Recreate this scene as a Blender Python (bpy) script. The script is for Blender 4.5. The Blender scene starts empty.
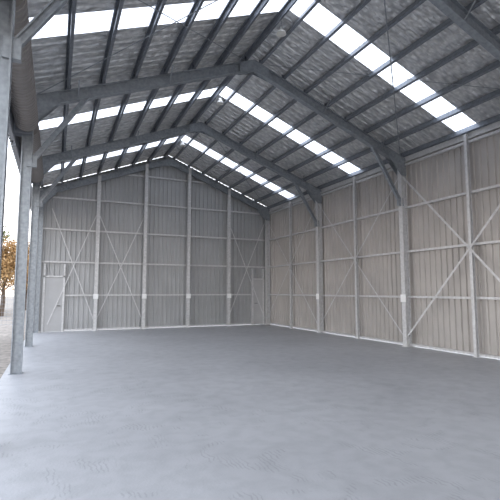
import bpy, math, random
from mathutils import Vector, Matrix
random.seed(7)
# ---------------------------------------------------------------- helpers
class MB:
    def __init__(s): s.v=[]; s.f=[]
    def poly(s,pts):
        n=len(s.v); s.v+= [tuple(p) for p in pts]; s.f.append(list(range(n,n+len(pts))))
    def extr(s,p0,p1,prof,up):
        """extrude closed 2D profile (u,v) from p0 to p1; v axis along 'up'."""
        p0=Vector(p0);p1=Vector(p1);d=(p1-p0).normalized()
        up=Vector(up); up=(up-d*up.dot(d)).normalized(); u=d.cross(up)
        n=len(s.v);k=len(prof)
        for p in (p0,p1):
            for a,b in prof: s.v.append(tuple(p+u*a+up*b))
        for i in range(k):
            j=(i+1)%k; s.f.append([n+i,n+j,n+k+j,n+k+i])
        s.f.append([n+i for i in range(k)][::-1]); s.f.append([n+k+i for i in range(k)])
    def bar(s,p0,p1,w,h,up=(0,0,1)):
        s.extr(p0,p1,[(-w/2,-h/2),(w/2,-h/2),(w/2,h/2),(-w/2,h/2)],up)
    def box(s,a,b):
        x0,y0,z0=a;x1,y1,z1=b
        s.bar(((x0+x1)/2,(y0+y1)/2,z0),((x0+x1)/2,(y0+y1)/2,z1),abs(x1-x0),abs(y1-y0),(0,1,0))
    def cee(s,p0,p1,d,w,up,side=1,l=.02,t=.004):
        h=d/2; P=[(0,-h),(w,-h),(w,-h+l),(w-t,-h+l),(w-t,-h+t),(t,-h+t),(t,h-t),(w-t,h-t),(w-t,h-l),(w,h-l),(w,h),(0,h)]
        if side<0: P=[(-a,b) for a,b in P][::-1]
        s.extr(p0,p1,P,up)
    def dcee(s,p0,p1,d,w,up):
        s.cee(p0,p1,d,w,up,1); s.cee(p0,p1,d,w,up,-1)
    def cyl(s,p0,p1,r0,r1=None,n=16):
        r1=r0 if r1 is None else r1
        p0=Vector(p0);p1=Vector(p1);d=(p1-p0).normalized()
        a=Vector((0,0,1)) if abs(d.z)<.9 else Vector((1,0,0))
        u=d.cross(a).normalized();w=d.cross(u);k=len(s.v)
        for p,r in((p0,r0),(p1,r1)):
            for i in range(n):
                t=2*math.pi*i/n; s.v.append(tuple(p+u*math.cos(t)*r+w*math.sin(t)*r))
        for i in range(n):
            j=(i+1)%n; s.f.append([k+i,k+j,k+n+j,k+n+i])
        s.f.append([k+i for i in range(n)][::-1]); s.f.append([k+n+i for i in range(n)])
    def lathe(s,c,prof,n=24):
        k=len(s.v);m=len(prof)
        for r,z in prof:
            for i in range(n):
                t=2*math.pi*i/n; s.v.append((c[0]+r*math.cos(t),c[1]+r*math.sin(t),c[2]+z))
        for a in range(m-1):
            for i in range(n):
                j=(i+1)%n; s.f.append([k+a*n+i,k+a*n+j,k+(a+1)*n+j,k+(a+1)*n+i])
    def obj(s,name,mat,parent=None,smooth=False):
        me=bpy.data.meshes.new(name); me.from_pydata(s.v,[],s.f); me.update()
        o=bpy.data.objects.new(name,me); bpy.context.collection.objects.link(o)
        me.materials.append(mat)
        if smooth:
            for p in me.polygons:p.use_smooth=True
        if parent:o.parent=parent
        return o
def empty(name):
    o=bpy.data.objects.new(name,None);bpy.context.collection.objects.link(o);return o

def mat(name,col,rough=.6,metal=0,nscale=None,namt=.1,bump=0,bscale=50,spec=.5,coords='Object'):
    m=bpy.data.materials.new(name);m.use_nodes=True;N=m.node_tree.nodes;L=m.node_tree.links
    b=N['Principled BSDF'];b.inputs['Roughness'].default_value=rough;b.inputs['Metallic'].default_value=metal
    b.inputs['Base Color'].default_value=(*col,1);b.inputs['Specular IOR Level'].default_value=spec
    tc=N.new('ShaderNodeTexCoord')
    if nscale:
        n=N.new('ShaderNodeTexNoise');n.inputs['Scale'].default_value=nscale;n.inputs['Detail'].default_value=6
        L.new(tc.outputs[coords],n.inputs['Vector'])
        r=N.new('ShaderNodeValToRGB');r.color_ramp.elements[0].position=.3;r.color_ramp.elements[1].position=.7
        r.color_ramp.elements[0].color=(*[c*(1-namt) for c in col],1);r.color_ramp.elements[1].color=(*[min(1,c*(1+namt)) for c in col],1)
        L.new(n.outputs['Fac'],r.inputs['Fac']);L.new(r.outputs['Color'],b.inputs['Base Color'])
    if bump:
        n=N.new('ShaderNodeTexNoise');n.inputs['Scale'].default_value=bscale;n.inputs['Detail'].default_value=5
        L.new(tc.outputs[coords],n.inputs['Vector'])
        bp=N.new('ShaderNodeBump');bp.inputs['Strength'].default_value=bump;bp.inputs['Distance'].default_value=.02
        L.new(n.outputs['Fac'],bp.inputs['Height']);L.new(bp.outputs['Normal'],b.inputs['Normal'])
    return m
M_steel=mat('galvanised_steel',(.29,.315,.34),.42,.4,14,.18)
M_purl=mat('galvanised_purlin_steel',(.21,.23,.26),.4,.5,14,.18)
M_girt_lit=mat('galvanised_girt_steel_lit',(.60,.60,.60),.42,.2,14,.12)  # same galvanised steel, lighter: daylight on the wall columns is painted in
M_strap=mat('galvanised_strap',(.62,.62,.62),.45,.2,14,.1)
M_post=mat('post_steel',(.26,.28,.32),.45,.4,9,.15)
M_wb=mat('wall_sheet_grey',(.40,.405,.41),.42,.25,1.3,.06)
M_wr=mat('wall_sheet_warm',(.45,.425,.40),.42,.2,1.3,.08)  # right wall sheet, base colour slightly warmer than the back wall
M_plate=mat('white_zinc_plate',(.9,.9,.89),.5,0,20,.04)
M_door=mat('door_paint',(.45,.45,.45),.5,.05,3,.04)
M_curt=mat('roller_door_paint',(.24,.225,.215),.5,.1,3,.06)
M_lamp=mat('lamp_white_enamel',(.75,.74,.70),.35,.1,10,.05)
M_dark=mat('dark_rubber',(.05,.05,.05),.7)
M_bark=mat('bark',(.10,.07,.05),.9,0,12,.4,.5,20)
M_leafA=mat('autumn_leaves',(.36,.22,.09),.7,0,2,.5)
M_leafB=mat('green_leaves',(.15,.17,.07),.7,0,2,.4)

# foil insulation
def foil():
    m=bpy.data.materials.new('foil_insulation');m.use_nodes=True;N=m.node_tree.nodes;L=m.node_tree.links
    b=N['Principled BSDF'];b.inputs['Metallic'].default_value=.6;b.inputs['Roughness'].default_value=.38
    tc=N.new('ShaderNodeTexCoord')
    mp=N.new('ShaderNodeMapping');L.new(tc.outputs['Object'],mp.inputs['Vector']);mp.inputs['Scale'].default_value=(5,9,5)
    v=N.new('ShaderNodeTexVoronoi');v.inputs['Scale'].default_value=1.6;v.feature='SMOOTH_F1'
    L.new(mp.outputs['Vector'],v.inputs['Vector'])
    n=N.new('ShaderNodeTexNoise');n.inputs['Scale'].default_value=9;n.inputs['Detail'].default_value=4
    L.new(tc.outputs['Object'],n.inputs['Vector'])
    r=N.new('ShaderNodeValToRGB');r.color_ramp.elements[0].position=.05;r.color_ramp.elements[1].position=.75
    r.color_ramp.elements[0].color=(.84,.84,.83,1);r.color_ramp.elements[1].color=(.50,.51,.52,1)
    L.new(v.outputs['Distance'],r.inputs['Fac']);L.new(r.outputs['Color'],b.inputs['Base Color'])
    a=N.new('ShaderNodeMath');a.operation='ADD';L.new(v.outputs['Distance'],a.inputs[0]);L.new(n.outputs['Fac'],a.inputs[1])
    bp=N.new('ShaderNodeBump');bp.inputs['Strength'].default_value=.9;bp.inputs['Distance'].default_value=.04
    L.new(a.outputs[0],bp.inputs['Height']);L.new(bp.outputs['Normal'],b.inputs['Normal'])
    return m
M_foil=foil()
def skyl():
    m=bpy.data.materials.new('translucent_fibreglass');m.use_nodes=True;N=m.node_tree.nodes;L=m.node_tree.links
    N.remove(N['Principled BSDF']);o=N['Material Output']
    t=N.new('ShaderNodeBsdfTranslucent');t.inputs['Color'].default_value=(.97,.98,1,1)
    d=N.new('ShaderNodeBsdfDiffuse');d.inputs['Color'].default_value=(.9,.92,.95,1)
    x=N.new('ShaderNodeMixShader');x.inputs[0].default_value=.08
    L.new(t.outputs[0],x.inputs[1]);L.new(d.outputs[0],x.inputs[2]);L.new(x.outputs[0],o.inputs['Surface'])
    return m
M_sky=skyl()
def concrete():
    m=bpy.data.materials.new('concrete_floor');m.use_nodes=True;N=m.node_tree.nodes;L=m.node_tree.links
    b=N['Principled BSDF'];b.inputs['Roughness'].default_value=.5
    tc=N.new('ShaderNodeTexCoord')
    def noise(s,d,dist=0):
        n=N.new('ShaderNodeTexNoise');n.inputs['Scale'].default_value=s;n.inputs['Detail'].default_value=d;n.inputs['Distortion'].default_value=dist
        L.new(tc.outputs['Object'],n.inputs['Vector']);return n
    n1=noise(.45,8,.5);n2=noise(4.5,9,.3);n3=noise(40,4)
    r=N.new('ShaderNodeValToRGB');e=r.color_ramp.elements;e[0].position=.32;e[1].position=.7
    e[0].color=(.375,.375,.385,1);e[1].color=(.45,.45,.46,1);L.new(n1.outputs['Fac'],r.inputs['Fac'])
    r2=N.new('ShaderNodeValToRGB');e=r2.color_ramp.elements;e[0].position=.35;e[1].position=.6
    e[0].color=(.89,.89,.89,1);e[1].color=(1,1,1,1);L.new(n2.outputs['Fac'],r2.inputs['Fac'])
    mx=N.new('ShaderNodeMix');mx.data_type='RGBA';mx.blend_type='MULTIPLY';mx.inputs['Factor'].default_value=1
    L.new(r.outputs['Color'],mx.inputs['A']);L.new(r2.outputs['Color'],mx.inputs['B'])
    w=N.new('ShaderNodeTexWave');w.inputs['Scale'].default_value=7;w.inputs['Distortion'].default_value=9;w.inputs['Detail'].default_value=3
    L.new(tc.outputs['Object'],w.inputs['Vector'])
    n4=noise(1.9,2,1.5)
    r4=N.new('ShaderNodeValToRGB');e=r4.color_ramp.elements;e[0].position=.55;e[1].position=.62;e[0].color=(0,0,0,1);e[1].color=(.65,.65,.65,1)
    L.new(n4.outputs['Fac'],r4.inputs['Fac'])
    r5=N.new('ShaderNodeValToRGB');e=r5.color_ramp.elements;e[0].position=.1;e[1].position=.35;e[0].color=(.74,.74,.74,1);e[1].color=(1,1,1,1)
    L.new(w.outputs['Fac'],r5.inputs['Fac'])
    m2=N.new('ShaderNodeMix');m2.data_type='RGBA';m2.blend_type='MULTIPLY'
    L.new(r4.outputs['Color'],m2.inputs['Factor']);L.new(mx.outputs['Result'],m2.inputs['A']);L.new(r5.outputs['Color'],m2.inputs['B'])
    L.new(m2.outputs['Result'],b.inputs['Base Color'])
    bp=N.new('ShaderNodeBump');bp.inputs['Strength'].default_value=.25;bp.inputs['Distance'].default_value=.01
    L.new(n3.outputs['Fac'],bp.inputs['Height']);L.new(bp.outputs['Normal'],b.inputs['Normal'])
    return m
M_conc=concrete()
M_grav=mat('gravel_ground',(.25,.22,.19),.95,0,6,.4,.8,30)

# ---------------------------------------------------------------- dimensions
XL,XR=-.80,9.55          # sheet planes
CL,CR=-.53,9.28          # inner flange planes of columns
CD=.20                   # column depth
XC=4.47;HE=5.55;RISE=2.02
HWL=XC+.75;HWR=9.55-XC
Y0=18.67;B=4.5;FY=[Y0-B*k for k in range(6)]
YF=FY[-1]-.15;YB=Y0+.25
def hw(sx): return HWL if sx<0 else HWR
def zr(x): return HE+(1-abs(x-XC)/(HWL if x<XC else HWR))*RISE
SL=math.atan2(RISE,5.15)

# ---------------------------------------------------------------- ground, floor
m=MB();m.box((XL-.05,YF-1.0,-.15),(XR+.1,YB+.1,0));m.obj('floor',M_conc)
m=MB();g=-.12
m.poly([(-120,-80,g),(120,-80,g),(120,160,g),(-120,160,g)]);m.obj('ground',M_grav)

# ---------------------------------------------------------------- ribbed sheets
def rib_profile(a0,a1,p=.19):
    out=[];a=a0
    while a<a1:
        for q,d in((0,0),(.58,0),(.66,.036),(.90,.036)):
            t=a+q*p
            if t<a1: out.append((t,d))
        a+=p
    out.append((a1,0));return out
m=MB();pr=rib_profile(XL,XR)
for (a,d),(b,e) in zip(pr,pr[1:]):
    m.poly([(a,YB-d,0.02),(b,YB-e,.02),(b,YB-e,zr(b)+.17),(a,YB-d,zr(a)+.17)])
m.obj('wall_back',M_wb)
m=MB();pr=rib_profile(YF,YB)
for (a,d),(b,e) in zip(pr,pr[1:]):
    m.poly([(XR-d,a,.02),(XR-e,b,.02),(XR-e,b,HE+.17),(XR-d,a,HE+.17)])
m.obj('wall_right',M_wr)
HB=4.75
m=MB()
for (a,d),(b,e) in zip(pr,pr[1:]):
    m.poly([(XL-.2+d,a,HB),(XL-.2+e,b,HB),(XL-.2+e,b,HE+.1),(XL-.2+d,a,HE+.1)])
m.obj('wall_left',M_wb)

# ---------------------------------------------------------------- roof
SKW=.62
sky_y=[(FY[k]+FY[k+1])/2+.05 for k in range(5)]
foilm=MB();skm=MB()
def roofz(x):return zr(x)+.19
def strip(mb,ya,yb,rib=False):
    for sx in(-1,1):
        n=14
        cols=rib_profile(ya,yb,.14) if rib else [(t,d*.7) for t,d in rib_profile(ya,yb,.25)]
        for i in range(n):
            xa=XC+sx*(hw(sx)+.14)*i/n;xb=XC+sx*(hw(sx)+.14)*(i+1)/n
            for (a,d),(b,e) in zip(cols,cols[1:]):
                q=[(xa,a,roofz(xa)+d),(xa,b,roofz(xa)+e),(xb,b,roofz(xb)+e),(xb,a,roofz(xb)+d)]
                mb.poly(q if sx<0 else q[::-1])
prev=YB
for y in sky_y:
    strip(foilm,y+SKW/2,prev);strip(skm,y-SKW/2,y+SKW/2,True);prev=y-SKW/2
strip(foilm,YF,prev)
foilm.obj('ceiling',M_foil,smooth=False)
skm.obj('skylight_panels',M_sky)

# purlins
m=MB()
NP=8
for sx in(-1,1):
    for i in range(NP):
        t=.04+(.97-.04)*i/(NP-1)
        x=XC+sx*hw(sx)*t
        up=(sx*math.sin(SL),0,math.cos(SL));z=zr(x)+.09
        m.cee((x,YF,z),(x,YB-.05,z),.15,.06,up,1 if sx>0 else -1)
        for y in FY:
            m.box((x-.05,y-.006,zr(x)-.02),(x+.05,y+.006,zr(x)+.13))
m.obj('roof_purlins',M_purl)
m=MB()
for sx in(-1,1):
    def P(t,y,dz=.0):
        x=XC+sx*hw(sx)*t;return(x,y,zr(x)+dz)
    for k in(0,2,4):
        ya,yb=FY[k]-.05,FY[k+1]+.05
        m.bar(P(.05,ya,.01),P(.95,yb,.01),.025,.003);m.bar(P(.95,ya,.01),P(.05,yb,.01),.025,.003)
m.obj('roof_bracing_straps',M_steel)

# ---------------------------------------------------------------- portal frames
def frame(y,mid=True):
    m=MB();c=MB();RD=.25
    e=empty('portal_frame')
    for sx,xi in((-1,CL),(1,CR)):
        xo=xi+sx*CD;xm=(xi+xo)/2
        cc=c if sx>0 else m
        cc.dcee((xm,y,0),(xm,y,zr(xm)-.05),CD,.075,(1,0,0))
        cc.box((xm-CD/2-.03,y-.1,0),(xm+CD/2+.03,y+.1,.012))
        n=Vector((sx*math.sin(SL),0,math.cos(SL)))
        a=Vector((xo,y,zr(xo)))-n*RD/2;b=Vector((XC,y,zr(XC)))-n*RD/2
        b.z=zr(XC)-RD/2/math.cos(SL)
        m.dcee(a,b,RD,.075,n)
        zc=zr(xi)
        for dy in(-.08,.08):
            m.poly([(xo,y+dy,zc-.62),(xi,y+dy,zc-.62),(xi-sx*.45,y+dy,zr(xi-sx*.45)-RD-.03),(xi-sx*.45,y+dy,zr(xi-sx*.45)-.03),(xo,y+dy,zr(xo)-.03)])
        if mid:
            xk=xi-sx*1.0
            m.dcee((xi-sx*.0,y,4.25),(xk,y,zr(xk)-RD+.02),.10,.04,(sx,0,1))
            m.box((xi-.09,y-.045,4.12),(xi+.09,y+.045,4.36))
    for dy in(-.08,.08):
        w=.42
        m.poly([(XC-w,y+dy,zr(XC-w)-.03),(XC-w,y+dy,zr(XC-w)-RD-.04),(XC,y+dy,zr(XC)-RD-.10),(XC+w,y+dy,zr(XC+w)-RD-.04),(XC+w,y+dy,zr(XC+w)-.03),(XC,y+dy,zr(XC)-.02)])
    for sx in(-1,1):
        for t in(.42,.8):
            x=XC+sx*hw(sx)*t
            for s2 in(-1,1):
                m.bar((x,y,zr(x)-.24),(x,y+s2*.32,zr(x)+.06),.03,.004)
    m.obj('rafters',M_steel,e);c.obj('column_right',M_girt_lit,e)  # right column gets the lighter tone, standing in for daylight
for k,y in enumerate(FY): frame(y if k else Y0+.02,k>0)

# rolled-up roller doors between the left columns
for k in range(1,5):
    ya,yb=FY[k+1]+.12,FY[k]-.12
    e=empty('roller_door');xc=CL-.13;zc=5.02
    d=MB();n=28;cols=rib_profile(ya+.05,yb-.05,.12)
    for (t,dd) in cols:
        for i in range(n):
            a=2*math.pi*i/n;r=.215+dd*.3
            d.v.append((xc+r*math.cos(a),t,zc+r*math.sin(a)))
    for c in range(len(cols)-1):
        for i in range(n):
            j=(i+1)%n;d.f.append([c*n+i,c*n+j,(c+1)*n+j,(c+1)*n+i])
    d.f.append(list(range(n)));d.f.append([(len(cols)-1)*n+i for i in range(n)])
    d.obj('curtain_roll',M_curt,e)
    d=MB();d.cyl((xc,ya,zc),(xc,yb,zc),.03)
    d.box((xc-.2,ya-.01,zc-.25),(xc+.1,ya+.0,zc+.1));d.box((xc-.2,yb,zc-.25),(xc+.1,yb+.01,zc+.1))
    d.box((xc-.24,ya+.05,zc-.40),(xc-.21,yb-.05,zc+.0));d.box((xc-.25,ya+.05,zc-.44),(xc-.19,yb-.05,zc-.39))
    d.obj('axle_and_bottom_rail',M_post,e)

m=MB()
m.cee((XL,YF,HE-.02),(XL,YB,HE-.02),.15,.065,(0,0,1),1)
m.obj('header_beam',M_post)

# ---------------------------------------------------------------- back wall columns & girts
GZ=[.09,1.40,2.73,4.05,5.35,6.6]
d1=(-.40,.32);d2=(8.62,9.2)
m=MB()
yg=YB-.028-.055
for z in GZ:
    if z<zr(XL):xa,xb=XL+.1,XR-.1
    else:
        f_=1-(z-HE)/RISE;xa,xb=XC-HWL*f_+.25,XC+HWR*f_-.25
    segs=[(xa,xb)]
    if z<2.2: segs=[(d1[1]+.06,d2[0]-.06)]
    for a,b in segs:
        m.cee((a,yg,z),(b,yg,z),.10,.06,(0,1,0),1 if z>.2 else -1)
m.obj('wall_girts_back',M_girt_lit)
xs=[-.42+9.7*i/5 for i in range(1,5)]
for x in xs:
    m=MB();yc=yg-.05-.10
    m.dcee((x,yc,0),(x,yc,zr(x)-.02),.18,.065,(0,1,0))
    m.box((x-.1,yc-.13,0),(x+.1,yc+.12,.014))
    o=m.obj('wall_column',M_girt_lit)
m=MB()
for x in xs+[]:
    m.box((x-.10,yg-.05-.21,1.28),(x+.10,yg-.05-.195,1.48))
m.obj('column_bracket_plates',M_plate)
m=MB()
for k in(1,2,3):
    m.box((CR-.016,FY[k]-.10,1.28),(CR-.004,FY[k]+.10,1.50))
m.obj('column_bracket_plates',M_plate)
m=MB();yb_=yg-.06
S=[(-.02,-.002),(.02,-.002),(.02,.002),(-.02,.002)]
for (x0,x1) in((CL+.3,xs[0]),(xs[0],xs[1]),(xs[3],XR-.3)):
    m.extr((x0,yb_,.3),(x1,yb_,4.9),S,(0,1,0))
    m.extr((x0,yb_-.01,4.9),(x1,yb_-.01,.3),S,(0,1,0))
m.obj('wall_brace_straps_back',M_strap)

# ---------------------------------------------------------------- right wall girts & mullions & braces
m=MB();xg=XR-.028-.05
for z in GZ[:5]:
    m.cee((xg,YF,z),(xg,YB-.15,z),.09,.06,(1,0,0),-1 if z>.2 else 1)
m.cee((xg,YF,HE),(xg,YB-.1,HE),.2,.07,(0,0,1),-1)
m.obj('wall_girts_right',M_girt_lit)
for k in range(5):
    y=(FY[k]+FY[k+1])/2;m=MB()
    m.dcee((xg-.09,y,0),(xg-.09,y,HE+.02),.09,.04,(1,0,0))
    m.box((xg-.16,y-.08,0),(xg-.02,y+.08,.012))
    m.obj('wall_mullion',M_girt_lit)
m=MB();xb=xg-.16
for k in(0,1,2,4):
    h_=.027 if k==2 else .017
    q=[(-h_,-.002),(h_,-.002),(h_,.002),(-h_,.002)]
    ya,yb2=FY[k]-.08,FY[k+1]+.08
    m.extr((xb,ya,.3),(xb,yb2,5.0),q,(1,0,0));m.extr((xb+.008,ya,5.0),(xb+.008,yb2,.3),q,(1,0,0))
m.obj('wall_brace_straps_right',M_girt_lit)

# ---------------------------------------------------------------- personnel doors
def door(name,x0,x1,hs):
    e=empty(name);yd=yg-.02
    f=MB();h=2.15
    for x in(x0,x1): f.box((x-.035,yd-.05,0),(x+.035,yd+.08,2.68))
    f.box((x0-.035,yd-.05,h),(x1+.035,yd+.08,h+.06));f.obj('frame',M_girt_lit,e)
    p=MB();p.box((x0+.035,yd-.01,.015),(x1-.035,yd+.03,h-.005))
    for z in(.25,1.05,1.9): p.box((x0+.06,yd-.025,z-.05),(x1-.06,yd-.008,z+.05))
    p.obj('leaf',M_door,e)
    k=MB();hx=x1-.12 if hs>0 else x0+.12
    k.cyl((hx,yd-.01,1.02),(hx,yd-.07,1.02),.015);k.bar((hx,yd-.07,1.02),(hx-hs*.12,yd-.07,1.02),.02,.02);k.obj('handle',M_dark,e)
door('door_1',*d1,1);door('door_2',*d2,-1)

# ---------------------------------------------------------------- lamps
for y in(FY[1]-2.0,FY[2]-1.5,FY[0]-2.2):
    e=empty('ceiling_lamp');z=zr(XC)+.02
    a=MB();a.cyl((XC,y,zr(XC)+.17),(XC,y,z),.008,n=8);a.obj('rod',M_steel,e)
    a=MB();a.lathe((XC,y,z-.1),[(.0,.1),(.045,.1),(.05,.03),(.09,.0),(.11,-.05),(.115,-.065),(.105,-.065),(.0,-.055)]);a.obj('shade',M_lamp,e,True)

# ---------------------------------------------------------------- wire fence outside
e=empty('wire_fence');m=MB();FYY=23.0
x=-12.0
while x<-.9:
    m.cyl((x,FYY,-.15),(x,FYY,1.5),.035,n=8);x+=2.2
m.obj('posts',M_post,e);m=MB()
for i in range(8): m.cyl((-12,FYY-.04,.05+i*.19),(-.95,FYY-.04,.05+i*.19),.006,n=5)
x=-12.0
while x<-.95:
    m.cyl((x,FYY-.04,.02),(x,FYY-.04,1.4),.004,n=4);x+=.2
m.obj('mesh_wires',M_steel,e)

# ---------------------------------------------------------------- trees outside
def tree(x,y,h,ml,seed):
    rnd=random.Random(seed);e=empty('tree');t=MB()
    base=Vector((x,y,-.15));top=base+Vector((.2,.1,h*.85))
    pts=[base.lerp(top,i/5)+Vector((rnd.uniform(-.1,.1),rnd.uniform(-.1,.1),0))*(i>0) for i in range(6)]
    for i in range(5): t.cyl(pts[i],pts[i+1],.16*(1-i*.17),.16*(1-(i+1)*.17),8)
    lf=MB();tips=[]
    for i in range(26):
        s=rnd.uniform(.22,.98);p=base.lerp(top,s);a=rnd.uniform(0,6.28);l=h*.3*(1.15-s)*rnd.uniform(.7,1.2)+.2
        q2=p+Vector((math.cos(a)*l,math.sin(a)*l,l*.6));t.cyl(p,q2,.04,.012,6);tips.append(q2);tips.append(p.lerp(q2,.6))
    for c in tips+[top]:
        for j in range(90):
            d=Vector((rnd.gauss(0,1),rnd.gauss(0,1),rnd.gauss(0,.8)))*h*.05;p=c+d
            u=Vector((rnd.uniform(-1,1),rnd.uniform(-1,1),rnd.uniform(-1,1))).normalized()*.09
            w=u.cross(Vector((rnd.uniform(-1,1),rnd.uniform(-1,1),rnd.uniform(-1,1)))).normalized()*.055
            lf.poly([p-u,p+w,p+u,p-w])
    t.obj('trunk',M_bark,e);lf.obj('leaves',ml,e)
tree(-3.3,34,6.0,M_leafA,1);tree(-4.6,38,7.2,M_leafB,2);tree(-2.4,44,6.6,M_leafA,3);tree(-6.5,42,7,M_leafB,4);tree(-9,36,6,M_leafA,5)

# ---------------------------------------------------------------- world
w=bpy.data.worlds.new('World');bpy.context.scene.world=w;w.use_nodes=True;N=w.node_tree.nodes;L=w.node_tree.links
bg=N['Background'];tc=N.new('ShaderNodeTexCoord');sp=N.new('ShaderNodeSeparateXYZ');L.new(tc.outputs['Generated'],sp.inputs[0])
r=N.new('ShaderNodeValToRGB');e=r.color_ramp.elements
e[0].position=0;e[0].color=(1,.90,.82,1);e[1].position=1;e[1].color=(.72,.81,1,1)
x=r.color_ramp.elements.new(.25);x.color=(.88,.93,1,1)
L.new(sp.outputs['Z'],r.inputs['Fac']);L.new(r.outputs['Color'],bg.inputs['Color']);bg.inputs['Strength'].default_value=3.5
vs=bpy.context.scene.view_settings
vs.view_transform='Standard'

cam=bpy.data.cameras.new('camera');co=bpy.data.objects.new('camera',cam);bpy.context.collection.objects.link(co)
cam.lens=430*36/500;cam.sensor_width=36
co.location=(0,0,1.6);co.rotation_euler=(math.radians(90+5.45),0,math.radians(-24.3))
bpy.context.scene.camera=co
